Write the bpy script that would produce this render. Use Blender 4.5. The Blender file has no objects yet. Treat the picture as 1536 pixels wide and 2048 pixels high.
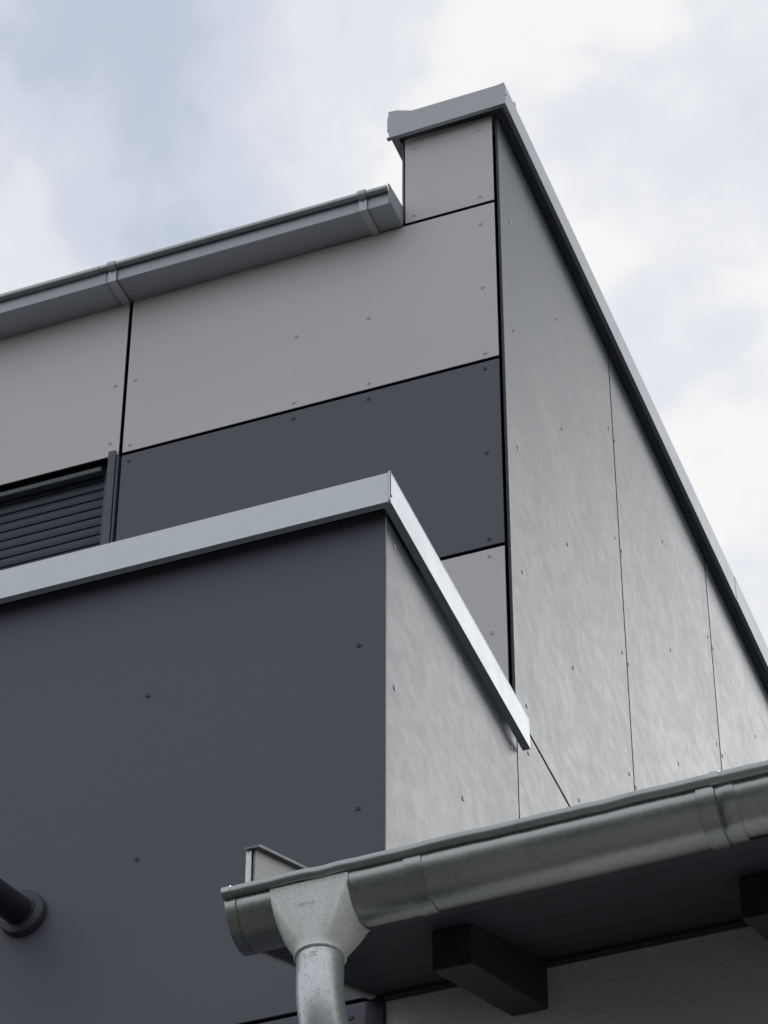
import bpy, bmesh, math, random
from mathutils import Vector, Matrix

scene = bpy.context.scene
Z0 = 6.65                      # height of the low block's roof edge above the ground

# ------------------------------------------------------------------ camera
cam_data = bpy.data.cameras.new("camera")
cam_data.sensor_fit = 'VERTICAL'
cam_data.sensor_height = 36.0
cam_data.lens = 6600.0 / 2048.0 * 36.0
cam_data.clip_start = 0.1
cam_data.clip_end = 3000.0
cam = bpy.data.objects.new("camera", cam_data)
scene.collection.objects.link(cam)
R_ = Vector((0.93632128, 0.35114084, 0.00160388))
U_ = Vector((0.23337841, -0.62570615, 0.74432945))
F_ = Vector((-0.26236803, 0.69655719, 0.66781068))
M = Matrix((R_, U_, -F_)).transposed().to_4x4()
M.translation = Vector((1.97178554, -5.25099443, -5.05390033 + Z0))
cam.matrix_world = M
scene.camera = cam

# ------------------------------------------------------------------ sky and sun
SUN_FROM = Vector((0.28, 0.78, 0.55)).normalized()
SUN_EL = math.asin(SUN_FROM.z)
SUN_AZ = math.atan2(SUN_FROM.x, SUN_FROM.y)

world = bpy.data.worlds.new("World")
scene.world = world
world.use_nodes = True
wn, wl = world.node_tree.nodes, world.node_tree.links
wn.clear()
wout = wn.new('ShaderNodeOutputWorld')
sky = wn.new('ShaderNodeTexSky')
sky.sky_type = 'NISHITA'
sky.sun_disc = False
sky.sun_elevation = SUN_EL
sky.sun_rotation = SUN_AZ % (2 * math.pi)
sky.air_density = 1.0
sky.dust_density = 1.5
bg_sky = wn.new('ShaderNodeBackground')
bg_sky.inputs['Strength'].default_value = 0.09
wl.new(sky.outputs[0], bg_sky.inputs['Color'])
tc = wn.new('ShaderNodeTexCoord')


def wnoise(scale, detail, rough, off, dist=0.0):
    mp = wn.new('ShaderNodeMapping')
    mp.inputs['Location'].default_value = off
    mp.inputs['Rotation'].default_value = (0, 0, 0.2793)
    wl.new(tc.outputs['Generated'], mp.inputs['Vector'])
    n = wn.new('ShaderNodeTexNoise')
    n.inputs['Scale'].default_value = scale
    n.inputs['Detail'].default_value = detail
    n.inputs['Roughness'].default_value = rough
    n.inputs['Distortion'].default_value = dist
    wl.new(mp.outputs[0], n.inputs['Vector'])
    return n.outputs['Fac']


def wramp(src, stops):
    r = wn.new('ShaderNodeValToRGB')
    els = r.color_ramp.elements
    while len(els) > 1:
        els.remove(els[-1])
    els[0].position = stops[0][0]
    els[0].color = (*stops[0][1], 1)
    for p, c in stops[1:]:
        e = els.new(p)
        e.color = (*c, 1)
    r.color_ramp.interpolation = 'EASE'
    wl.new(src, r.inputs['Fac'])
    return r.outputs['Color']


CLOUD_OFF = (-1.24, -10.14, 1.75)
c_big = wnoise(5.5, 5.0, 0.52, CLOUD_OFF, 0.25)
c_fine = wnoise(15.0, 6.0, 0.55, (2.96, -19.48, -11.33), 0.3)
cmix = wn.new('ShaderNodeMix')
cmix.data_type = 'FLOAT'
cmix.inputs[0].default_value = 0.22
wl.new(c_big, cmix.inputs[2])
wl.new(c_fine, cmix.inputs[3])
cloud_col = wramp(cmix.outputs[0], [(0.39, (0.545, 0.60, 0.715)), (0.465, (0.665, 0.71, 0.80)),
                                    (0.53, (0.80, 0.825, 0.865)), (0.59, (0.965, 0.95, 0.94))])
bg_cloud = wn.new('ShaderNodeBackground')
bg_cloud.inputs['Strength'].default_value = 1.0
wl.new(cloud_col, bg_cloud.inputs['Color'])
wmix = wn.new('ShaderNodeMixShader')
wmix.inputs[0].default_value = 0.90
wl.new(bg_sky.outputs[0], wmix.inputs[1])
wl.new(bg_cloud.outputs[0], wmix.inputs[2])
wl.new(wmix.outputs[0], wout.inputs['Surface'])

sun_data = bpy.data.lights.new("sun", 'SUN')
sun_data.energy = 0.52
sun_data.angle = math.radians(18)
sun_data.color = (1.0, 0.995, 0.985)
sun = bpy.data.objects.new("sun", sun_data)
scene.collection.objects.link(sun)
sun.rotation_euler = (-SUN_FROM).to_track_quat('-Z', 'Y').to_euler()
sun.location = (8, 14, 20)

vs = scene.view_settings
vs.view_transform = 'Standard'
vs.look = 'None'
vs.exposure = 0.06
vs.gamma = 1.0
vs.use_curve_mapping = False

# ------------------------------------------------------------------ helpers
COL = scene.collection
random.seed(7)


def tag(o, label=None, cat=None, group=None, kind=None):
    if label:
        o['label'] = label
    if cat:
        o['category'] = cat
    if group:
        o['group'] = group
    if kind:
        o['kind'] = kind
    return o


def thing(name, label, cat, loc, group=None):
    o = bpy.data.objects.new(name, None)
    COL.objects.link(o)
    o.location = loc
    o.empty_display_size = 0.2
    return tag(o, label, cat, group)


def root_loc(o):
    while o.parent:
        o = o.parent
    return Vector(o.location)


def part(name, bm, mats, parent=None, smooth=False, recalc=True):
    """Link a bmesh given in world space (z measured from Z0) as one object."""
    off = root_loc(parent) if parent else Vector((0, 0, 0))
    for v in bm.verts:
        v.co = v.co + Vector((0, 0, Z0)) - off
    if recalc:
        bmesh.ops.recalc_face_normals(bm, faces=bm.faces[:])
    me = bpy.data.meshes.new(name)
    bm.to_mesh(me)
    bm.free()
    if not isinstance(mats, (list, tuple)):
        mats = [mats]
    for m in mats:
        me.materials.append(m)
    if smooth:
        for p in me.polygons:
            p.use_smooth = True
        try:
            me.set_sharp_from_angle(angle=math.radians(35))
        except Exception:
            pass
    o = bpy.data.objects.new(name, me)
    COL.objects.link(o)
    if parent:
        o.parent = parent
    return o


def box(bm, x0, x1, y0, y1, z0, z1):
    vs_ = [bm.verts.new((x, y, z)) for z in (z0, z1) for y in (y0, y1) for x in (x0, x1)]
    for f in ((0, 2, 3, 1), (4, 5, 7, 6), (0, 1, 5, 4), (2, 6, 7, 3), (0, 4, 6, 2), (1, 3, 7, 5)):
        bm.faces.new([vs_[i] for i in f])
    return bm


def bbox(x0, x1, y0, y1, z0, z1, bev=0.0, seg=1):
    bm = box(bmesh.new(), x0, x1, y0, y1, z0, z1)
    if bev:
        bmesh.ops.bevel(bm, geom=bm.edges[:], offset=bev, segments=seg, affect='EDGES', profile=0.5)
    return bm


def prism(bm, poly, axis, a, b):
    """poly: list of 2-D points in the two other axes (x:yz, y:xz, z:xy)."""
    def co(p, t):
        if axis == 'x':
            return (t, p[0], p[1])
        if axis == 'y':
            return (p[0], t, p[1])
        return (p[0], p[1], t)
    A = [bm.verts.new(co(p, a)) for p in poly]
    B = [bm.verts.new(co(p, b)) for p in poly]
    n = len(poly)
    bm.faces.new(A)
    bm.faces.new(B[::-1])
    for i in range(n):
        bm.faces.new((A[i], B[i], B[(i + 1) % n], A[(i + 1) % n]))
    return bm


def tube(bm, pts, rad, seg=20, caps=True):
    pts = [Vector(p) for p in pts]
    rings = []
    up = Vector((0.31, 0.17, 0.93)).normalized()
    side = None
    for i, p in enumerate(pts):
        d = (pts[min(i + 1, len(pts) - 1)] - pts[max(i - 1, 0)]).normalized()
        if side is None:
            side = d.cross(up).normalized()
        else:
            side = (side - d * side.dot(d)).normalized()
        w = d.cross(side).normalized()
        r = rad[i] if isinstance(rad, (list, tuple)) else rad
        rings.append([bm.verts.new(p + side * (r * math.cos(2 * math.pi * k / seg)) + w * (r * math.sin(2 * math.pi * k / seg)))
                      for k in range(seg)])
    for a, b in zip(rings, rings[1:]):
        for k in range(seg):
            bm.faces.new((a[k], a[(k + 1) % seg], b[(k + 1) % seg], b[k]))
    if caps:
        bm.faces.new(rings[0][::-1])
        bm.faces.new(rings[-1])
    return bm


# ------------------------------------------------------------------ materials
def newmat(name):
    m = bpy.data.materials.new(name)
    m.use_nodes = True
    nt = m.node_tree
    return m, nt, nt.nodes['Principled BSDF']


def nnode(nt, scale, detail=4.0, rough=0.55, vec=None, dist=0.0, scl=None, rot=None):
    n = nt.nodes.new('ShaderNodeTexNoise')
    n.inputs['Scale'].default_value = scale
    n.inputs['Detail'].default_value = detail
    n.inputs['Roughness'].default_value = rough
    n.inputs['Distortion'].default_value = dist
    if scl or rot:
        mp = nt.nodes.new('ShaderNodeMapping')
        if scl:
            mp.inputs['Scale'].default_value = scl
        if rot:
            mp.inputs['Rotation'].default_value = rot
        nt.links.new(vec, mp.inputs['Vector'])
        vec = mp.outputs[0]
    if vec is not None:
        nt.links.new(vec, n.inputs['Vector'])
    return n.outputs['Fac']


def objvec(nt, rnd=True):
    t = nt.nodes.new('ShaderNodeTexCoord')
    if not rnd:
        return t.outputs['Object']
    oi = nt.nodes.new('ShaderNodeObjectInfo')
    mu = nt.nodes.new('ShaderNodeMath')
    mu.operation = 'MULTIPLY'
    mu.inputs[1].default_value = 37.0
    nt.links.new(oi.outputs['Random'], mu.inputs[0])
    ad = nt.nodes.new('ShaderNodeVectorMath')
    ad.operation = 'ADD'
    nt.links.new(t.outputs['Object'], ad.inputs[0])
    nt.links.new(mu.outputs[0], ad.inputs[1])
    return ad.outputs[0]


def ramp(nt, src, stops):
    r = nt.nodes.new('ShaderNodeValToRGB')
    els = r.color_ramp.elements
    while len(els) > 1:
        els.remove(els[-1])
    els[0].position = stops[0][0]
    c = stops[0][1]
    els[0].color = (*c, 1) if isinstance(c, tuple) else (c, c, c, 1)
    for p, c in stops[1:]:
        e = els.new(p)
        e.color = (*c, 1) if isinstance(c, tuple) else (c, c, c, 1)
    nt.links.new(src, r.inputs['Fac'])
    return r.outputs['Color']


def maprange(nt, src, a, b, c, d):
    m = nt.nodes.new('ShaderNodeMapRange')
    m.inputs['From Min'].default_value = a
    m.inputs['From Max'].default_value = b
    m.inputs['To Min'].default_value = c
    m.inputs['To Max'].default_value = d
    nt.links.new(src, m.inputs['Value'])
    return m.outputs[0]


def mixf(nt, a, b, fac):
    m = nt.nodes.new('ShaderNodeMix')
    m.data_type = 'FLOAT'
    m.inputs[0].default_value = fac
    nt.links.new(a, m.inputs[2])
    nt.links.new(b, m.inputs[3])
    return m.outputs[0]


def mixcol(nt, fac, a, b, mode='MIX'):
    m = nt.nodes.new('ShaderNodeMix')
    m.data_type = 'RGBA'
    m.blend_type = mode
    for sock, v in ((m.inputs[0], fac), (m.inputs[6], a), (m.inputs[7], b)):
        if hasattr(v, 'links'):
            nt.links.new(v, sock)
        elif isinstance(v, tuple):
            sock.default_value = (*v, 1)
        else:
            sock.default_value = v
    return m.outputs[2]


def bump(nt, bsdf, src, strength, dist):
    b = nt.nodes.new('ShaderNodeBump')
    b.inputs['Strength'].default_value = strength
    b.inputs['Distance'].default_value = dist
    nt.links.new(src, b.inputs['Height'])
    nt.links.new(b.outputs[0], bsdf.inputs['Normal'])


def panel_mat(name, lo, hi, rough):
    m, nt, b = newmat(name)
    v = objvec(nt)
    big = nnode(nt, 1.6, 3, 0.5, v)
    fine = nnode(nt, 420, 2, 0.6, v)
    n = mixf(nt, big, fine, 0.35)
    oi = nt.nodes.new('ShaderNodeObjectInfo')
    tone = ramp(nt, oi.outputs['Random'], [(0.0, 0.955), (1.0, 1.0)])
    runs = nnode(nt, 6, 4, 0.6, v, 0.3, (9.0, 9.0, 0.5))
    col = mixcol(nt, 1.0, ramp(nt, n, [(0.32, lo), (0.68, hi)]), tone, 'MULTIPLY')
    col = mixcol(nt, ramp(nt, runs, [(0.60, 0.0), (0.84, 0.10)]), col, tuple(min(1.0, c * 1.22 + 0.01) for c in hi))
    nt.links.new(col, b.inputs['Base Color'])
    nt.links.new(maprange(nt, big, 0.3, 0.7, rough - 0.05, rough + 0.05), b.inputs['Roughness'])
    bump(nt, b, fine, 0.10, 0.0006)
    return m


MAT_LIGHT = panel_mat('light_grey_panel', (0.625, 0.596, 0.585), (0.685, 0.655, 0.643), 0.52)
MAT_DARK = panel_mat('anthracite_panel', (0.087, 0.089, 0.111), (0.103, 0.105, 0.129), 0.50)


def side_mat():
    m, nt, b = newmat('sanded_cement_panel')
    v = objvec(nt)
    blotch = nnode(nt, 3.2, 5, 0.6, v, 0.6)
    grain = nnode(nt, 30, 3, 0.5, v, 0.3)
    fine = nnode(nt, 260, 3, 0.65, v)
    st = nnode(nt, 15, 3.5, 0.5, v, 0.2, (1.0, 0.9, 1.6), (0.5, 0, 0))
    n1 = mixf(nt, blotch, grain, 0.35)
    n2 = mixf(nt, n1, st, 0.40)
    hair = nnode(nt, 85, 4, 0.6, v, 0.4)
    n3 = mixf(nt, mixf(nt, n2, hair, 0.30), fine, 0.08)
    col = ramp(nt, n3, [(0.40, (0.050, 0.060, 0.070)), (0.50, (0.080, 0.094, 0.104)), (0.60, (0.122, 0.138, 0.146))])
    # scattered pale scuffs and dark specks
    sc = nnode(nt, 22, 3, 0.5, v, 1.2, (1, 0.5, 1.0))
    col = mixcol(nt, ramp(nt, sc, [(0.73, 0.0), (0.80, 0.35)]), col, (0.34, 0.34, 0.34))
    sd = nnode(nt, 60, 2, 0.5, v, 0.5)
    col = mixcol(nt, ramp(nt, sd, [(0.74, 0.0), (0.80, 0.5)]), col, (0.08, 0.08, 0.085))
    nt.links.new(col, b.inputs['Base Color'])
    nt.links.new(maprange(nt, n2, 0.40, 0.60, 0.456, 0.504), b.inputs['Roughness'])
    b.inputs['IOR'].default_value = 1.45
    b.inputs['Coat Weight'].default_value = 0.0
    b.inputs['Coat IOR'].default_value = 1.5
    nt.links.new(maprange(nt, n2, 0.40, 0.60, 0.30, 0.42), b.inputs['Coat Roughness'])
    bump(nt, b, n3, 0.055, 0.010)
    return m


MAT_SIDE = side_mat()


def plain(name, col, rough=0.5, metal=0.0, spec=0.5, var=0.12, scale=20, bmp=0.0):
    m, nt, b = newmat(name)
    v = objvec(nt)
    n = nnode(nt, scale, 4, 0.6, v)
    lo = tuple(c * (1 - var) for c in col)
    hi = tuple(min(1, c * (1 + var)) for c in col)
    nt.links.new(ramp(nt, n, [(0.3, lo), (0.7, hi)]), b.inputs['Base Color'])
    nt.links.new(maprange(nt, n, 0.3, 0.7, rough - 0.06, rough + 0.06), b.inputs['Roughness'])
    b.inputs['Metallic'].default_value = metal
    b.inputs['Specular IOR Level'].default_value = spec
    if bmp:
        bump(nt, b, n, bmp, 0.002)
    return m


def zinc(name, lo, hi, r0, r1, metal=0.85, speck=0.0, smear=(1, 1, 1), bmp=0.05, speck_scale=170, coat=0.0):
    m, nt, b = newmat(name)
    v = objvec(nt)
    big = nnode(nt, 7, 5, 0.6, v, 0.4, smear)
    fine = nnode(nt, 90, 4, 0.65, v)
    n = mixf(nt, big, fine, 0.3)
    col = ramp(nt, n, [(0.30, lo), (0.70, hi)])
    if speck:
        s = nnode(nt, speck_scale, 3, 0.75, v, 0.3)
        col = mixcol(nt, ramp(nt, s, [(0.50, 0.0), (0.66, speck)]), col, (0.12, 0.12, 0.115))
        s2 = nnode(nt, speck_scale * 0.9, 3, 0.75, v, 0.1)
        col = mixcol(nt, ramp(nt, s2, [(0.57, 0.0), (0.70, speck * 0.6)]), col, (0.90, 0.89, 0.86))
    # darker dirt blotches
    d = nnode(nt, 24, 6, 0.7, v, 1.0)
    col = mixcol(nt, ramp(nt, d, [(0.60, 0.0), (0.74, 0.35)]), col, tuple(c * 0.55 for c in lo))
    nt.links.new(col, b.inputs['Base Color'])
    nt.links.new(maprange(nt, n, 0.3, 0.7, r0, r1), b.inputs['Roughness'])
    b.inputs['Metallic'].default_value = metal
    if coat:
        b.inputs['Coat Weight'].default_value = coat
        b.inputs['Coat IOR'].default_value = 1.9
        b.inputs['Coat Roughness'].default_value = 0.38
    bump(nt, b, n, bmp, 0.004)
    return m


MAT_COPING = zinc('zinc_coping', (0.62, 0.655, 0.665), (0.70, 0.735, 0.74), 0.50, 0.60, 0.55, smear=(1, 1, 1.5))
MAT_COPING_HIGH = zinc('dull_zinc_coping', (0.46, 0.475, 0.49), (0.53, 0.545, 0.56), 0.56, 0.66, 0.45)
MAT_BOXGUT = zinc('matt_zinc_box_gutter', (0.36, 0.38, 0.405), (0.43, 0.45, 0.47), 0.42, 0.55, 0.7, bmp=0.02)
MAT_STRAP = zinc('zinc_strap', (0.42, 0.43, 0.44), (0.50, 0.51, 0.51), 0.40, 0.5, 0.7, bmp=0.01)
MAT_GUT = zinc('weathered_zinc_gutter_reflection_smears', (0.33, 0.35, 0.337), (0.56, 0.575, 0.55), 0.20, 0.37, 0.95, smear=(0.22, 1.3, 1.3))  # lengthwise colour smears stand in for streaky reflections on the zinc
MAT_RIM = zinc('zinc_rim', (0.36, 0.385, 0.375), (0.46, 0.48, 0.465), 0.32, 0.42, 0.85, smear=(0.25, 1, 1), bmp=0.01)
MAT_GALV = zinc('spangled_galvanised_steel', (0.80, 0.80, 0.76), (0.90, 0.90, 0.86), 0.46, 0.58, 0.35, speck=0.36, bmp=0.08, speck_scale=280)
MAT_PIPE = zinc('galvanised_downpipe', (0.66, 0.68, 0.67), (0.80, 0.82, 0.79), 0.30, 0.44, 0.6, speck=0.30, bmp=0.06, speck_scale=110)
MAT_BLACK = plain('black_membrane', (0.012, 0.013, 0.016), 0.8, spec=0.2)
MAT_FRAME = plain('anthracite_aluminium', (0.075, 0.090, 0.110), 0.42)
MAT_SLAT = plain('anthracite_shutter_slat', (0.036, 0.043, 0.056), 0.5)
MAT_PIPEBLK = plain('black_coated_steel', (0.010, 0.012, 0.017), 0.45)
MAT_FLANGE = plain('grey_rubber_flange', (0.036, 0.040, 0.049), 0.5)
MAT_TIMBER = plain('dark_stained_timber', (0.028, 0.030, 0.039), 0.65, var=0.3, scale=30, bmp=0.2)
MAT_BOARD = plain('dark_soffit_board', (0.044, 0.048, 0.063), 0.6, var=0.25, scale=16, bmp=0.15)
MAT_ROOF = plain('grey_roof_sheet', (0.12, 0.12, 0.125), 0.5)
MAT_TILE = plain('anthracite_roof_tile', (0.040, 0.040, 0.043), 0.6)
MAT_SCREW_L = plain('grey_painted_screw', (0.64, 0.64, 0.645), 0.32)
MAT_SCREW_D = plain('dark_painted_screw', (0.075, 0.08, 0.095), 0.32)
MAT_SCREW_S = plain('painted_steel_screw', (0.35, 0.36, 0.37), 0.35, metal=0.3)
MAT_EDGE = plain('raw_cement_panel_edge', (0.42, 0.40, 0.39), 0.7)
MAT_VERGE = plain('dull_weathered_sheet', (0.24, 0.25, 0.25), 0.7, metal=0.2)
MAT_VERGEIN = zinc('speckled_verge_sheet', (0.30, 0.30, 0.285), (0.38, 0.38, 0.36), 0.6, 0.7, 0.1, speck=0.5, speck_scale=240)
MAT_EDGE_SHADE = plain('joint_shaded_panel_edge', (0.030, 0.031, 0.036), 0.6)  # shade of the open joints put into the edge colour
MAT_MARK = plain('dark_stamped_ink', (0.10, 0.10, 0.10), 0.6)


def stucco_mat():
    m, nt, b = newmat('rough_grey_stucco')
    v = objvec(nt, False)
    n = nnode(nt, 110, 6, 0.66, v, 0.4)
    big = nnode(nt, 3, 4, 0.6, v)
    c = ramp(nt, mixf(nt, n, big, 0.5), [(0.3, (0.70, 0.69, 0.64)), (0.7, (0.82, 0.81, 0.765))])
    nt.links.new(c, b.inputs['Base Color'])
    b.inputs['Roughness'].default_value = 0.95
    bump(nt, b, n, 0.55, 0.010)
    return m


MAT_STUCCO = stucco_mat()


def ground_mat():
    m, nt, b = newmat('yard_ground')
    v = objvec(nt, False)
    n = nnode(nt, 0.12, 6, 0.6, v, 0.5)
    f = nnode(nt, 9, 5, 0.7, v)
    c = ramp(nt, n, [(0.42, (0.030, 0.045, 0.022)), (0.48, (0.058, 0.058, 0.055)), (0.56, (0.085, 0.084, 0.081))])
    c = mixcol(nt, 0.35, c, ramp(nt, f, [(0.3, 0.5), (0.7, 1.0)]), 'MULTIPLY')
    nt.links.new(c, b.inputs['Base Color'])
    b.inputs['Roughness'].default_value = 0.95
    bump(nt, b, f, 0.4, 0.03)
    return m


# ------------------------------------------------------------------ setting
bm = bmesh.new()
g = 600.0
fv = [bm.verts.new((x, y, -Z0)) for x, y in ((-g, -g), (g, -g), (g, g), (-g, g))]
bm.faces.new(fv)
ground = part('ground', bm, ground_mat())
tag(ground, 'yard ground of grass and paving below the buildings', kind='structure')

bm = bbox(-1.2, 9.0, -9.0, -0.06, -Z0 + 0.004, -Z0 + 0.06, 0.008)  # unseen pale slab, added to bounce light onto stucco, gutter and soffit
slab = part('bounce_slab', bm, plain('pale_bounce_concrete', (0.22, 0.22, 0.20), 0.85, var=0.15, scale=3))
tag(slab, 'added unseen pale slab bouncing light up to the stucco house eaves', kind='structure')

# ------------------------------------------------------------------ screws
def screw_mesh(name, axis):
    prof = [(0.0, 0.0008), (0.0020, 0.0009), (0.0026, 0.0034), (0.0044, 0.0030), (0.0060, 0.0018), (0.0067, 0.0)]
    bm = bmesh.new()
    seg = 14
    rings = []
    for r, h in prof:
        if r == 0:
            ring = [bm.verts.new((0, 0, h))]
        else:
            ring = [bm.verts.new((r * math.cos(2 * math.pi * k / seg), r * math.sin(2 * math.pi * k / seg), h)) for k in range(seg)]
        rings.append(ring)
    for k in range(seg):
        bm.faces.new((rings[0][0], rings[1][k], rings[1][(k + 1) % seg]))
    for a, b in zip(rings[1:], rings[2:]):
        for k in range(seg):
            bm.faces.new((a[k], b[k], b[(k + 1) % seg], a[(k + 1) % seg]))
    if axis == 'x':
        for v in bm.verts:
            v.co.z *= 0.7
    rot = Matrix.Rotation(math.radians(90), 3, 'X') if axis == 'y' else Matrix.Rotation(math.radians(90), 3, 'Y')
    bmesh.ops.transform(bm, matrix=rot.to_4x4(), verts=bm.verts)
    me = bpy.data.meshes.new(name)
    bm.to_mesh(me)
    bm.free()
    for p in me.polygons:
        p.use_smooth = True
    return me


SCREW = {}
for key, axis, mt in (('L', 'y', MAT_SCREW_L), ('D', 'y', MAT_SCREW_D), ('S', 'x', MAT_SCREW_S)):
    me = screw_mesh('screw_head_' + axis, axis)
    me.materials.append(mt)
    SCREW[key] = me


def screw(parent, key, x, y, z):
    o = bpy.data.objects.new('screw', SCREW[key])
    COL.objects.link(o)
    o.parent = parent
    j = lambda: random.uniform(-0.0018, 0.0018)
    if key == 'S':
        p = Vector((x, y + j(), z + j() + Z0))
    else:
        p = Vector((x + j(), y, z + j() + Z0))
    o.location = p - root_loc(parent)
    return o


TH = 0.008     # panel thickness
GAP = 0.005    # half of an open joint


def front_panel(parent, x0, x1, z0, z1, y, key, screws, label=None):
    d = random.uniform(-0.0006, 0.0006)
    bm = bbox(x0, x1, y + d, y + TH + d, z0, z1, 0.0008)
    bmesh.ops.recalc_face_normals(bm, faces=bm.faces[:])
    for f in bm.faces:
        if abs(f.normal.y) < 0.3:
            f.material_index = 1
    o = part('facade_panel', bm, [MAT_LIGHT if key == 'L' else MAT_DARK, MAT_EDGE_SHADE], parent)
    for sx, sz in screws:
        screw(o, key, sx, y + d, sz)
    if label:
        o['label'] = label
    return o


def side_panel(parent, y0, y1, z0, z1, screws, th=TH, x=0.0, ztop=None, bev=0.0008, mats=None):
    d = random.uniform(-0.0006, 0.0003)
    if ztop is None:
        ztop = z1
    bm = prism(bmesh.new(), [(y0, z0), (y1, z0), (y1, ztop), (y0, z1)], 'x', x - th + d, x + d)
    bmesh.ops.recalc_face_normals(bm, faces=bm.faces[:])
    if mats:
        for f in bm.faces:
            if f.normal.y < -0.9:
                f.material_index = 1
    else:
        mats = [MAT_SIDE, MAT_EDGE_SHADE]
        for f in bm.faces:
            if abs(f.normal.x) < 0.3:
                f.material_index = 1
    bmesh.ops.bevel(bm, geom=bm.edges[:], offset=bev, segments=1, affect='EDGES')
    o = part('side_panel', bm, mats or MAT_SIDE, parent)
    for sy, sz in screws:
        screw(o, 'S', x + d, sy, sz)
    return o


# ================================================================== tall building
YU = 0.92
tall = thing('tall_building', 'tall grey building with light and dark facade panels and zinc-capped side wall',
             'building', (-2.5, 3.5, 0))
bm = bmesh.new()
box(bm, -4.6, -0.034, YU + 0.085, 6.4, -Z0, 1.955)
box(bm, -1.140, -0.034, YU + 0.030, YU + 0.085, -Z0, 1.955)      # battens behind the facade
box(bm, -4.6, -1.190, YU + 0.030, YU + 0.085, 1.40, 1.955)
box(bm, -4.6, -2.330, YU + 0.030, YU + 0.085, -Z0, 1.40)
box(bm, -0.286, -0.034, YU + 0.030, 6.4, 1.955, 2.325)            # verge upstand
part('wall', bm, MAT_BLACK, tall)
bm = bmesh.new()
prism(bm, [(YU - 0.03, 2.03), (6.4, 2.25), (6.4, 2.31), (YU - 0.03, 2.06)], 'x', -4.6, -0.31)
part('roof', bm, MAT_ROOF, tall)

# facade panels
XR = -0.0158
XJ0, XJ1 = -1.160, -1.149
def rows(zs, xs):
    return [(x, z) for z in zs for x in xs]
front_panel(tall, -0.2885, XR, 1.967, 2.330, YU, 'L', [(-0.261, 2.280), (-0.055, 2.285), (-0.261, 1.995), (-0.057, 1.997)])
front_panel(tall, XJ1, XR, 1.338, 1.956, YU, 'L',
            rows((1.881,), (-0.057,)) + rows((1.619, 1.361), (-0.057, -0.399, -0.621, -1.124)))
front_panel(tall, XJ1, XR, 0.652, 1.326, YU, 'D',
            rows((1.299, 0.676), (-0.057, -0.399, -0.622, -1.125)) + rows((0.985,), (-0.058, -0.622, -1.125)),
            label='wide anthracite panel between the light panels')
front_panel(tall, XJ1, XR, -0.06, 0.640, YU, 'L', rows((0.615, 0.355, 0.09), (-0.057, -0.399, -0.622, -1.125)))
front_panel(tall, -2.33, XJ0, 1.336, 1.957, YU, 'L', rows((1.618, 1.389), (-1.187, -1.75)))
front_panel(tall, -3.50, -2.34, 1.336, 1.957, YU, 'L', rows((1.618, 1.389), (-2.37, -2.9)))
front_panel(tall, -3.50, -2.34, 0.60, 1.326, YU, 'D', rows((1.298, 0.65), (-2.37, -2.9)))
# side panels
SJ = [0.925, 2.005, 3.090, 4.180, 5.270, 6.360]
SCY = [(1.015, 1.446, 1.960), (2.022, 2.533, 3.050), (3.114, 3.63, 4.14), (4.22, 4.7, 5.22), (5.32, 5.8, 6.3)]
for i in range(5):
    y0, y1 = SJ[i] + (0 if i == 0 else GAP), SJ[i + 1] - GAP
    dz = 0.008 * i
    pts = [(y, z + dz + 0.005 * k) for k, y in enumerate(SCY[i]) for z in (1.966, 1.513, 1.067, 0.620, 0.170)]
    top = lambda y: 2.336 + 0.0208 * (y - 0.88)
    side_panel(tall, y0, y1, 0.0965, top(y0), pts, ztop=top(y1))
    side_panel(tall, (0.9285 if i == 0 else y0), y1, -1.25, 0.0875, [(y, z) for y in SCY[i] for z in (0.020, -0.45)])
# flashing beside the upstand
bm = bmesh.new()
prism(bm, [(-0.2975, 1.990), (-0.2925, 1.990), (-0.2930, 2.10), (-0.2935, 2.24), (-0.2935, 2.325), (-0.2985, 2.325), (-0.2985, 2.22), (-0.2995, 2.10)],
      'y', YU + 0.004, YU + 0.6)
part('flashing', bm, MAT_ROOF, tall)

# coping: folded sheet
CX, CY = 0.0400, 0.8800
def cz(y):
    return 0.0208 * (y - CY)
def ct(y):
    return 0.0295 * (y - CY)
cop = part('coping', prism(bmesh.new(), [(CY + 0.002, 2.3985), (6.5, 2.3985 + ct(6.5)), (6.5, 2.4025 + ct(6.5)), (CY + 0.002, 2.4025)], 'x', -0.3270, CX - 0.003), MAT_COPING_HIGH, tall)
# outer drop with drip fold, in lengths lapped over each other
cuts = [CY + 0.0030, 3.354, 6.5]
for i in range(2):
    a, b = cuts[i], cuts[i + 1]
    e = 0.0012 * i
    bm = bmesh.new()
    prism(bm, [(a, 2.3230 + cz(a)), (b, 2.3230 + cz(b)), (b, 2.4090 + ct(b)), (a, 2.4090 + ct(a))], 'x', CX - 0.0025 + e, CX + e)
    prism(bm, [(a, 2.3200 + cz(a)), (b, 2.3200 + cz(b)), (b, 2.3225 + cz(b)), (a, 2.3225 + cz(a))], 'x', CX - 0.012 + e, CX + 0.001 + e)
    part('drip_face', bm, MAT_COPING_HIGH, cop)
# front face: slightly skewed sheet
bm = bmesh.new()
pl = [(-0.3250, 2.3130), (0.0400, 2.3240), (0.0385, 2.4150), (0.013, 2.4105), (-0.3290, 2.4035), (-0.3292, 2.3525), (-0.3265, 2.3485)]
prism(bm, pl, 'y', CY, CY + 0.0025)
prism(bm, [(-0.3320, 2.3103), (0.0395, 2.3213), (0.0395, 2.3237), (-0.3320, 2.3127)], 'y', CY - 0.001, CY + 0.012)
part('front_face', bm, MAT_COPING_HIGH, cop)
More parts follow.
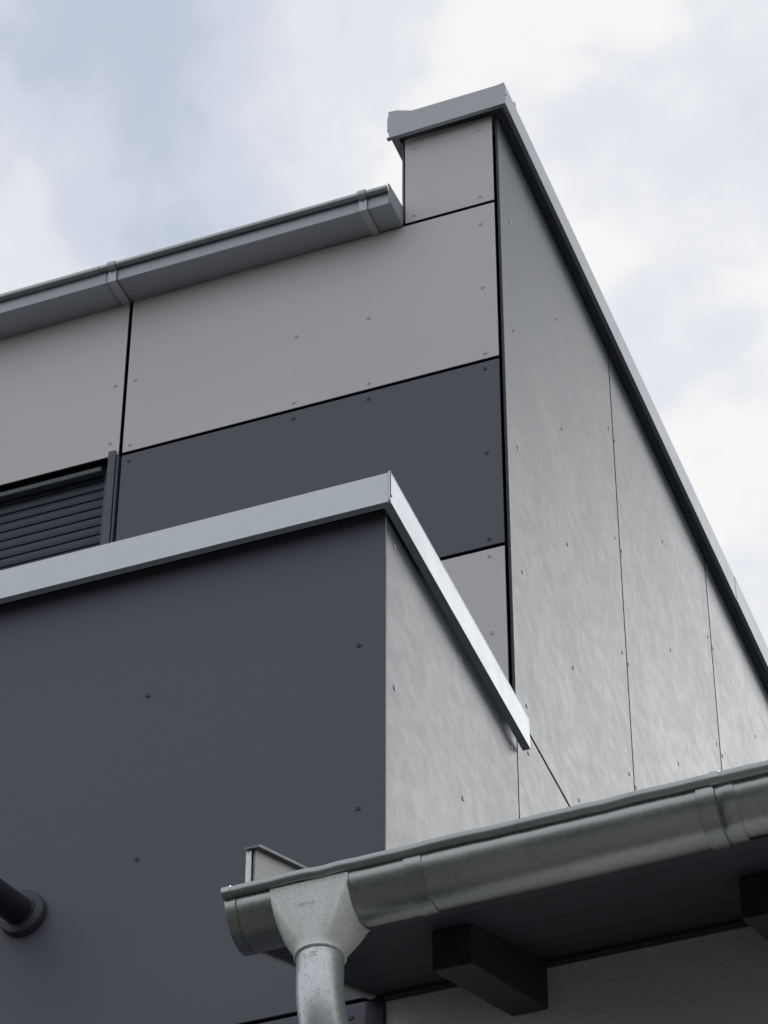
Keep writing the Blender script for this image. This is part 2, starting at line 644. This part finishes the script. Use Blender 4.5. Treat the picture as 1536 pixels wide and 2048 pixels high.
# inner drop on the roof side
bm = bmesh.new()
prism(bm, [(CY + 0.004, 2.3515), (6.5, 2.3515 + cz(6.5)), (6.5, 2.4025 + ct(6.5)), (CY + 0.004, 2.4025)], 'x', -0.3315, -0.3290)
prism(bm, [(CY + 0.004, 2.3490), (6.5, 2.3490 + cz(6.5)), (6.5, 2.3512 + cz(6.5)), (CY + 0.004, 2.3512)], 'x', -0.3320, -0.3100)
part('inner_face', bm, MAT_COPING_HIGH, cop)
bm = bmesh.new()
prism(bm, [(-0.3285, 2.4040), (-0.3280, 2.4330), (-0.3000, 2.4295), (-0.2480, 2.4075), (-0.2485, 2.4050)], 'y', CY + 0.004, CY + 0.010)
part('folded_lap', bm, MAT_COPING_HIGH, cop)
bm = bmesh.new()
prism(bm, [(0.985, 2.4105), (0.997, 2.4105), (0.997, 2.4415), (0.985, 2.4415)], 'x', 0.0270, 0.0375)
prism(bm, [(0.975, 2.4065), (1.010, 2.4065), (1.010, 2.4105), (0.975, 2.4105)], 'x', 0.010, 0.0375)
part('clip', bm, MAT_STRAP, cop)
bm = tube(bmesh.new(), [(CX + 0.0002, 0.889, 2.3665), (CX + 0.0018, 0.889, 2.3665)], 0.0028, 10)
part('rivet', bm, MAT_FRAME, cop)

# roller shutter below the left light panel
sh = part('roller_shutter', bbox(-2.325, -1.195, 1.000, 1.004, 0.0, 1.40), MAT_BLACK, tall)
sh['label'] = 'dark closed roller shutter with narrow curved slats'
SLY, SLP = 0.966, 0.0342
def slat_mesh():
    n = 7
    poly = []
    for k in range(n + 1):
        t = k / n
        poly.append((SLY - 0.0050 * math.sin(math.pi * (0.12 + 0.88 * t)) ** 0.8, -SLP + 0.003 + t * (SLP - 0.003)))
    poly += [(SLY + 0.004, 0.0), (SLY + 0.004, -SLP + 0.003)]
    return prism(bmesh.new(), poly, 'x', -2.32, -1.2175)
first = None
ztop = 1.259 + SLP * 3
for k in range(18):
    if first is None:
        bm = slat_mesh()
        for v in bm.verts:
            v.co.z += ztop
        first = part('slat', bm, MAT_SLAT, sh, smooth=True)
    else:
        o = first.copy()
        COL.objects.link(o)
        o.parent = sh
        o.location = (0, 0, -SLP * k)
part('header_rail', bbox(-2.325, -1.2175, 0.930, 0.950, 1.300, 1.318, 0.002), MAT_FRAME, sh)
part('guide', bbox(-1.2170, -1.1905, 0.957, 0.995, 0.0, 1.335, 0.001), MAT_FRAME, sh)
part('guide_rail', bbox(-1.1885, -1.1655, 0.911, 1.0, 0.0, 1.3485, 0.0015), MAT_FRAME, sh)
part('guide_rail', bbox(-1.1630, -1.1570, 0.915, 1.0, 0.0, 1.3300, 0.001), MAT_FRAME, sh)

# ================================================================== box gutter at the tall roof's edge
bg = thing('box_gutter', 'grey zinc box gutter with rolled rim under the tall building roof edge', 'gutter',
           (-1.6, 0.80, Z0 + 1.95))
def gsl(bm, slope, x0):
    for v in bm.verts:
        v.co.z += slope * (v.co.x - x0)
    return bm
YF, YB, ZB = 0.8160, 0.9180, 1.9535
def channel(o, t, ztop):
    """outline of an open box channel, grown outwards by o, sheet thickness t"""
    return [(YB, ztop + 0.03), (YB, ZB + 0.004 - o), (YF - o, ZB - o), (YF - o - 0.004, ztop),
            (YF - o - 0.004 + t, ztop), (YF - o + t, ZB - o + t), (YB - t, ZB + 0.004 - o + t), (YB - t, ztop + 0.03)]
tr = part('trough', gsl(prism(bmesh.new(), channel(0, 0.002, 2.004), 'x', -1.205, -0.2965), 0.0105, -0.295), MAT_BOXGUT, bg)
part('trough', gsl(prism(bmesh.new(), channel(0.0022, 0.002, 2.004), 'x', -4.5, -1.190), 0.0105, -0.295), MAT_BOXGUT, bg)
bm = bmesh.new()
tube(bm, [(-4.5, YF - 0.012, 2.0040), (-1.206, YF - 0.012, 2.0040)], 0.0125, 16)
tube(bm, [(-1.205, YF - 0.012, 2.0045), (-0.302, YF - 0.012, 2.0045)], 0.0112, 16)
part('rim', gsl(bm, 0.0105, -0.295), MAT_RIM, bg, smooth=True)
bm = prism(bmesh.new(), [(YB, ZB + 0.0035), (YF - 0.001, ZB - 0.001), (YF - 0.0225, 2.012), (YF - 0.012, 2.018), (YB, 2.036)], 'x', -0.2963, -0.2940)
part('end_cap', bm, MAT_BOXGUT, bg)
# solder bead along the cap
bm = bmesh.new()
pts = []
for k in range(15):
    t = k / 14
    pts.append((-0.2985 - 0.002 * random.random(), YF - 0.0015 - 0.004 * t, ZB + 0.045 * t))
tube(bm, pts, [0.0014 + 0.0014 * random.random() for _ in pts], 6)
part('solder', bm, MAT_BOXGUT, bg, smooth=True)
for xb in (-0.3780, -1.1675, -1.960, -2.75):
    w = 0.012
    o = 0.0042 if xb < -1.2 or xb > -1.1 else 0.0046
    dz = 0.0105 * (xb + 0.295)
    bm = bmesh.new()
    # strap under and in front of the channel
    prism(bm, [(YB + 0.001, ZB + 0.004 - o), (YF - o, ZB - o), (YF - o - 0.004, 1.996), (YF - o - 0.0058, 1.996), (YF - o - 0.0022, ZB - o - 0.0022), (YB + 0.001, ZB + 0.0018 - o)],
          'x', xb - w, xb + w)
    # hook round the rim
    arc = [(YF - 0.012 + r * math.cos(a), 2.0042 + r * math.sin(a)) for r, rng in ((0.0158, range(-12, 9)), (0.0130, range(8, -13, -1)))
           for a in [math.radians(100 - q * 12 + 60) for q in rng]]
    prism(bm, arc, 'x', xb - w, xb + w)
    for v in bm.verts:
        v.co.z += dz
    br = part('bracket', bm, MAT_STRAP, bg)
    bm = bmesh.new()
    rr = []
    for k in range(9):
        a = math.radians(200 + 140 * k / 8)
        rr.append((xb + 0.0095 * math.cos(a), YF - o - 0.0062, 1.991 + 0.008 * math.sin(a) + dz))
    tube(bm, rr, 0.0010, 6)
    part('clip_edge', bm, MAT_MARK, br)

# ================================================================== projecting low block
low = thing('low_block', 'projecting lower block with dark front panels and pale zinc roof coping', 'building', (-1.5, 0.4, 0))
bm = bmesh.new()
box(bm, -3.6, -0.030, 0.030, 0.9, -Z0, 0.03)
part('wall', bm, MAT_BLACK, low)
part('roof', bbox(-3.6, -0.03, 0.05, 0.9, 0.031, 0.06), MAT_ROOF, low)
FX = (-0.064, -0.574, -1.085)
front_panel(low, -1.130, -0.0042, -1.326, -0.012, 0.0, 'D',
            [(x, z) for x in FX for z in (-0.0355, -0.396, -0.847)])
front_panel(low, -1.130, -0.0420, -2.60, -1.336, 0.0, 'D', [(x - 0.010, z) for x in FX for z in (-1.368, -1.8, -2.2)])
front_panel(low, -2.30, -1.140, -1.326, -0.012, 0.0, 'D', [(x - 1.10, z) for x in FX[:2] for z in (-0.0355, -0.396, -0.847)])
front_panel(low, -2.30, -1.140, -2.60, -1.336, 0.0, 'D', [(x - 1.10, z) for x in FX[:2] for z in (-1.368, -1.8, -2.2)])
front_panel(low, -1.130, -0.0420, -5.2, -2.61, 0.0, 'D', [])
front_panel(low, -2.30, -1.140, -5.2, -2.61, 0.0, 'D', [])
side_panel(low, 0.0004, 0.9185, -1.30, 0.02,
           [(0.0525, -0.084), (0.0525, -0.498), (0.5025, -0.070), (0.5025, -0.484), (0.880, 0.012), (0.877, -0.064), (0.878, -0.484)], th=0.0036,
           bev=0.0003, mats=[MAT_SIDE, MAT_EDGE])
# coping
LX, LY = 0.0270, -0.0480
ls = 0.0140
def lz(y):
    return ls * (y - LY)
lc = part('coping', bbox(-3.6, LX - 0.004, LY + 0.004, 0.30, 0.0455, 0.0490), MAT_COPING, low)
bm = bmesh.new()
box(bm, -3.6, LX - 0.0045, LY, LY + 0.0020, -0.0350, 0.0520)
box(bm, -3.6, LX - 0.0045, LY - 0.0008, LY + 0.018, -0.0375, -0.0353)
part('front_face', bm, MAT_COPING, lc)
YE0, YE1 = 0.9430, 0.9470
bm = bmesh.new()
prism(bm, [(LY + 0.003, -0.0355), (YE1, -0.0355 + lz(YE1)), (YE0, 0.0520 + lz(YE0)), (LY + 0.003, 0.0530)], 'x', LX - 0.002, LX)
prism(bm, [(LY + 0.003, -0.0380), (YE1, -0.0380 + lz(YE1)), (YE1, -0.0358 + lz(YE1)), (LY + 0.003, -0.0358)], 'x', LX - 0.020, LX + 0.0006)
prism(bm, [(LY + 0.003, 0.0531), (YE0, 0.0521 + lz(YE0)), (YE0, 0.0545 + lz(YE0)), (LY + 0.003, 0.0555)], 'x', LX - 0.015, LX + 0.0004)
part('side_face', bm, MAT_COPING, lc)
# folded corner seam
bm = bmesh.new()
for a, b, w in ((LX - 0.0042, LX - 0.0030, 0.0030), (LX - 0.0015, LX + 0.0008, 0.0022)):
    prism(bm, [(a, LY - w), (b, LY - w), (b, LY + 0.003), (a, LY + 0.003)], 'z', -0.0345, 0.0540)
prism(bm, [(LX - 0.0042, LY - 0.0018), (LX + 0.0008, LY - 0.0018), (LX + 0.0008, LY + 0.003), (LX - 0.0042, LY + 0.003)], 'z', -0.0275, 0.0550)
part('corner_seam', bm, MAT_COPING, lc)
part('rivet', tube(bmesh.new(), [(LX, LY + 0.0085, -0.0145), (LX + 0.0020, LY + 0.0085, -0.0145)], 0.0030, 10), MAT_STRAP, lc)

# ================================================================== black pipe on the low block
wp = thing('wall_pipe', 'black pipe with round flange sticking out of the dark facade panel', 'pipe', (-0.837, 0, Z0 - 0.934))
PC = Vector((-0.837, 0.0, -0.934))
def lathe_y(bm, c, prof, seg=40):
    rings = []
    for r, y in prof:
        rings.append([bm.verts.new((c.x + r * math.cos(2 * math.pi * k / seg), c.y + y, c.z + r * math.sin(2 * math.pi * k / seg))) for k in range(seg)])
    for a, b in zip(rings, rings[1:]):
        for k in range(seg):
            bm.faces.new((a[k], a[(k + 1) % seg], b[(k + 1) % seg], b[k]))
    return bm
part('flange', lathe_y(bmesh.new(), PC, [(0.055, 0.0), (0.055, -0.018), (0.0535, -0.0205), (0.040, -0.0210), (0.037, -0.023), (0.036, -0.031), (0.030, -0.031)]), [MAT_FLANGE], wp, smooth=True)
dirp = Vector((-0.13, -1.0, -0.14))
p0 = PC + Vector((0.002, -0.004, 0))
bm = tube(bmesh.new(), [p0, p0 + dirp * 0.45], 0.0335, 32, caps=False)
tube(bm, [p0 + dirp * 0.45, p0 + dirp * 0.05], 0.030, 32, caps=False)
part('pipe', bm, MAT_PIPEBLK, wp, smooth=True)

# ================================================================== neighbouring house under the eaves
hs = thing('stucco_house', 'grey stucco house with dark timber eaves beside the panelled block', 'house', (1.8, 0.3, 0))
RS = 0.453
XV = -0.020
part('wall', box(bmesh.new(), 0.0015, 4.2, -0.004, 0.25, -Z0, -1.3335), MAT_STUCCO, hs)
part('corner_trim', bbox(-0.0410, 0.0010, -0.012, 0.028, -Z0, -1.3440, 0.002), MAT_TIMBER, hs)
def rz(y, top):
    return (-1.205 if top else -1.3150) + RS * y
bm = bmesh.new()
prism(bm, [(-0.645, rz(-0.645, 0)), (-0.003, rz(-0.003, 0)), (-0.003, rz(-0.003, 1)), (-0.645, rz(-0.645, 1))], 'x', XV + 0.002, 4.2)
prism(bm, [(-0.002, rz(-0.002, 0)), (2.6, rz(2.6, 0)), (2.6, rz(2.6, 1)), (-0.002, rz(-0.002, 1))], 'x', 0.004, 4.2)
rf = part('roof', bm, MAT_TILE, hs)
# soffit boards
nb = 7
pitch_y = 0.642 / nb
for k in range(nb):
    y0 = -0.645 + k * pitch_y
    y1 = y0 + pitch_y - 0.0018
    j = random.uniform(-0.0012, 0.0012)
    bm = prism(bmesh.new(), [(y0, -1.3320 + RS * y0 + j), (y1, -1.3320 + RS * y1 + j), (y1, rz(y1, 0) - 0.001), (y0, rz(y0, 0) - 0.001)], 'x', XV + 0.0025, 4.2)
    part('soffit_board', bm, MAT_BOARD, hs)
part('frieze_board', bbox(0.0015, 4.2, -0.022, -0.0045, -1.352, -1.318, 0.002), MAT_TIMBER, hs)
for xr in (0.267, 0.834, 1.397, 1.962, 2.53):
    yf = 0.470 if xr < 0.5 else 0.380
    zb0, zb1 = -1.447, -1.447 - yf * 0.400
    bm = prism(bmesh.new(), [(-yf, zb1), (-0.0042, zb0), (-0.0042, -1.330 - 0.0042 * RS), (-yf, -1.333 - yf * RS)], 'x', xr, xr + 0.077)
    bmesh.ops.recalc_face_normals(bm, faces=bm.faces[:])
    bmesh.ops.bevel(bm, geom=bm.edges[:], offset=0.0025, segments=1, affect='EDGES')
    part('rafter', bm, MAT_TIMBER, hs)
# verge upstand of folded sheet
VT = lambda y: -1.105 + RS * y
VB = lambda y: -1.334 + RS * y
bm = prism(bmesh.new(), [(-0.640, VB(-0.640)), (-0.004, VB(-0.004)), (-0.004, VT(-0.004) - 0.006), (-0.640, VT(-0.640) - 0.006)], 'x', XV - 0.004, XV)
vg = part('verge', bm, MAT_VERGEIN, hs)
bm = prism(bmesh.new(), [(-0.646, VB(-0.646)), (-0.004, VB(-0.004)), (-0.004, VT(-0.004) - 0.006), (-0.646, VT(-0.646) - 0.006)], 'x', XV - 0.0165, XV - 0.0120)
prism(bm, [(-0.646, VB(-0.646) - 0.002), (-0.004, VB(-0.004) - 0.002), (-0.004, VB(-0.004) + 0.010), (-0.646, VB(-0.646) + 0.010)], 'x', XV - 0.0118, XV - 0.0045)
prism(bm, [(-0.6465, VB(-0.6465)), (-0.6465, VT(-0.6465) - 0.008), (-0.643, VT(-0.643) - 0.008), (-0.643, VB(-0.643))], 'x', XV - 0.0118, XV - 0.0062)
part('outer_face', bm, MAT_GALV, vg)
bm = prism(bmesh.new(), [(-0.653, VT(-0.653) - 0.0055), (-0.004, VT(-0.004) - 0.0055), (-0.004, VT(-0.004)), (-0.640, VT(-0.640) + 0.001), (-0.653, VT(-0.653) - 0.001)], 'x', XV - 0.0170, XV + 0.0120)
part('verge_cap', bm, MAT_VERGE, vg)

# ================================================================== half-round gutter
hg = thing('half_round_gutter', 'weathered zinc half-round gutter hanging below the stucco house roof', 'gutter', (0.8, -0.68, Z0 - 1.62))
GY, GZ, GR = -0.6790, -1.5780, 0.0705
GS = 0.0165
GX0, GX1 = -0.026, 3.9
def arc_band(bm, xs, r_out, th, a0=180.0, a1=360.0, n=36, rads=None, lip=0.004):
    """half-round sheet along X: xs are stations, rads optional outer radius for each station"""
    outs, ins = [], []
    for i, x in enumerate(xs):
        ro = rads[i] if rads else r_out
        zc = GZ + GS * (x - GX0)
        o_, i_ = [], []
        for k in range(n + 1):
            a = math.radians(a0 + (a1 - a0) * k / n)
            o_.append(bm.verts.new((x, GY + ro * math.cos(a), zc + ro * math.sin(a))))
            i_.append(bm.verts.new((x, GY + (ro - th) * math.cos(a), zc + (ro - th) * math.sin(a))))
        outs.append(o_)
        ins.append(i_)
    for i in range(len(xs) - 1):
        for k in range(n):
            bm.faces.new((outs[i][k], outs[i + 1][k], outs[i + 1][k + 1], outs[i][k + 1]))
            bm.faces.new((ins[i][k], ins[i][k + 1], ins[i + 1][k + 1], ins[i + 1][k]))
        for k in (0, n):
            bm.faces.new((outs[i][k], ins[i][k], ins[i + 1][k], outs[i + 1][k]))
    for i in (0, -1):
        for k in range(n):
            bm.faces.new((outs[i][k], outs[i][k + 1], ins[i][k + 1], ins[i][k]))
    return bm
XJ = 0.902
xs = [GX0 + (XJ - GX0) * k / 24 for k in range(25)]
part('trough', arc_band(bmesh.new(), xs, GR, 0.0016, rads=[GR + random.uniform(-0.0004, 0.0004) for _ in xs]), MAT_GUT, hg, smooth=True)
xs = [XJ + 0.0005 + (GX1 - XJ) * k / 40 for k in range(41)]
part('trough', arc_band(bmesh.new(), xs, GR - 0.002, 0.0016, rads=[GR - 0.002 + random.uniform(-0.0005, 0.0005) for _ in xs]), MAT_GUT, hg, smooth=True)
# rolled rim
def rimpts(x0, x1, n, w=0.0009):
    return [(x0 + (x1 - x0) * k / n, GY - GR - 0.0070 + random.uniform(-w, w), GZ + 0.0005 + GS * (x0 + (x1 - x0) * k / n - GX0) + random.uniform(-w, w)) for k in range(n + 1)]
part('rim', tube(bmesh.new(), rimpts(GX0 + 0.010, XJ, 26), 0.0106, 18), MAT_RIM, hg, smooth=True)
part('rim', tube(bmesh.new(), rimpts(XJ + 0.0005, GX1, 60), 0.0114, 18), MAT_RIM, hg, smooth=True)
# end cap
bm = arc_band(bmesh.new(), [GX0 - 0.0045, GX0 + 0.016], GR + 0.0018, 0.0018)
cv = []
for k in range(37):
    a = math.radians(180 + 180 * k / 36)
    cv.append((GY + (GR - 0.001) * math.cos(a), GZ + (GR - 0.001) * math.sin(a)))
prism(bm, cv, 'x', GX0 - 0.0042, GX0 - 0.0024)
ec = part('end_cap', bm, MAT_GUT, hg, smooth=True)
part('rim_sleeve', tube(bmesh.new(), [(GX0 - 0.0045, GY - GR - 0.007, GZ), (GX0 + 0.012, GY - GR - 0.007, GZ + 0.0005)], 0.0122, 18), MAT_GUT, ec, smooth=True)
bm = bmesh.new()
pts, rad = [], []
for k in range(34):
    a = math.radians(190 + 105 * k / 33)
    pts.append((GX0 + 0.0165 + random.uniform(-0.0016, 0.0016), GY + (GR + 0.0003) * math.cos(a), GZ + (GR + 0.0003) * math.sin(a)))
    rad.append(0.0008 + 0.0012 * random.random())
tube(bm, pts, rad, 6)
part('solder', bm, MAT_MARK, ec, smooth=True)
# sleeves
for xs, rr in (([0.3135, 0.3145, 0.330, 0.3470, 0.3480], [0.0010, 0.0034, 0.0034, 0.0034, 0.0012]),
               ([0.8560, 0.8572, 0.872, 0.8895, 0.8905], [0.0010, 0.0036, 0.0040, 0.0040, 0.0012]),
               ([0.8915, 0.8925, 0.905, 0.9220, 0.9240], [0.0006, 0.0012, 0.0012, 0.0012, 0.0002])):
    part('sleeve', arc_band(bmesh.new(), xs, 0, 0.0016, rads=[GR + r for r in rr]), MAT_GUT, hg, smooth=True)
part('rim_sleeve', tube(bmesh.new(), rimpts(0.886, 0.905, 2, 0.0002), 0.0128, 18), MAT_GUT, hg, smooth=True)

# outlet funnel: wraps the trough and tapers to the round pipe
PX, PY, PR = 0.1300, -0.6800, 0.0435
FZ = -1.7000
FA, FB = 0.0590, 0.2060
fr_ = GR + 0.0035
ring = []
NF, NS, NB = 14, 22, 10
def fz(x):
    return GZ + GS * (x - GX0)
def gp(x, adeg):
    a = math.radians(adeg)
    return Vector((x, GY + fr_ * math.cos(a), fz(x) + fr_ * math.sin(a)))
A0, A1 = 188.0, 338.0
for k in range(NF):
    ring.append((gp(FA + (FB - FA) * k / NF, A0), -28 + 56 * k / NF))
for k in range(NS):
    ring.append((gp(FB, A0 + (A1 - A0) * k / NS), 28 + 124 * k / NS))
for k in range(NB):
    ring.append((gp(FB + (FA - FB) * k / NB, A1), 152 + 56 * k / NB))
for k in range(NS):
    ring.append((gp(FA, A1 + (A0 - A1) * k / NS), 208 + 124 * k / NS))
bm = bmesh.new()
LV = 9
lev = []
for i in range(LV + 1):
    t = i / LV
    row = []
    for p, ph in ring:
        a = math.radians(ph)
        q = Vector((PX + (PR + 0.001) * math.sin(a), PY - (PR + 0.001) * math.cos(a), FZ))
        w = p.lerp(q, t)
        bulge = 0.003 * math.sin(math.pi * t)
        w += Vector((math.sin(a), -math.cos(a), 0)) * bulge * (1 if 30 < ph < 330 else 0.15)
        row.append(bm.verts.new(w))
    lev.append(row)
q2 = []
for p, ph in ring:
    a = math.radians(ph)
    q2.append(bm.verts.new((PX + (PR + 0.001) * math.sin(a), PY - (PR + 0.001) * math.cos(a), FZ - 0.006)))
lev.append(q2)
n = len(ring)
for a, b in zip(lev, lev[1:]):
    for k in range(n):
        bm.faces.new((a[k], a[(k + 1) % n], b[(k + 1) % n], b[k]))
fun = part('outlet_funnel', bm, MAT_GALV, hg, smooth=False)
for p in fun.data.polygons:
    p.use_smooth = True
bm = arc_band(bmesh.new(), [FB - 0.0015, FB + 0.0028], GR + 0.0036, 0.003, a0=188, a1=338)
part('funnel_flange', bm, MAT_GUT, fun, smooth=True)
bm = bmesh.new()
ringp = [(PX + (PR + 0.002) * math.cos(2 * math.pi * k / 40), PY + (PR + 0.002) * math.sin(2 * math.pi * k / 40), FZ - 0.005) for k in range(41)]
tube(bm, ringp, 0.0028, 8, caps=False)
part('collar_ring', bm, MAT_GALV, fun, smooth=True)
# stamped maker's mark, worn to short dashes
def marks(parent, pts_fn, rows_, cols):
    bm = bmesh.new()
    for r in range(rows_):
        for c in range(cols):
            if random.random() < 0.25:
                continue
            u0 = c / cols
            u1 = u0 + random.uniform(0.35, 0.8) / cols
            a, b, c_, d = pts_fn(u0, r), pts_fn(u1, r), pts_fn(u1, r + random.uniform(0.25, 0.5)), pts_fn(u0, r + random.uniform(0.25, 0.5))
            bm.faces.new([bm.verts.new(v) for v in (a, b, c_, d)])
    return part('stamped_mark', bm, MAT_MARK, parent)
def front_pt(u, r):
    t = 0.36 + 0.028 * r
    x = PX - 0.018 + 0.030 * u
    top = gp(x, A0)
    q = Vector((x, PY - PR * 0.97, FZ))
    w = top.lerp(q, t)
    return w + Vector((0, -0.0022 - 0.0016 * math.sin(math.pi * t), 0))
marks(fun, front_pt, 2, 12)

# ================================================================== downpipe
dp = thing('downpipe', 'round galvanised downpipe bending back from the half-round gutter outlet', 'downpipe', (PX, -0.06, 0))
path = [Vector((PX, PY, FZ + 0.004)), Vector((PX, PY, FZ - 0.050))]
ctr = Vector((PX, PY + 0.16, FZ - 0.055))
for k in range(1, 11):
    a = math.radians(5.5 * k)
    path.append(Vector((PX, PY + 0.16 * (1 - math.cos(a)), FZ - 0.055 - 0.16 * math.sin(a))))
end = path[-1]
d = (path[-1] - path[-2]).normalized()
run = (-0.085 - 0.10 - end.y) / d.y
path.append(end + d * run)
e2 = path[-1]
for k in range(1, 9):
    a = math.radians(55 - 55 * k / 8)
    path.append(Vector((PX, e2.y + 0.16 * (math.cos(a) - math.cos(math.radians(55))), e2.z - 0.16 * (math.sin(math.radians(55)) - math.sin(a)))))
path.append(Vector((PX, path[-1].y, -Z0 + 0.05)))
bm = tube(bmesh.new(), path, PR - 0.0005, 40)
pp = part('pipe', bm, MAT_PIPE, dp, smooth=True)
def pipe_pt(u, r):
    a = math.radians(-22 + 36 * u)
    rr_ = PR + 0.0006
    return Vector((PX + rr_ * math.sin(a), PY - rr_ * math.cos(a), FZ - 0.020 - 0.0035 * r))
marks(pp, pipe_pt, 3, 12)
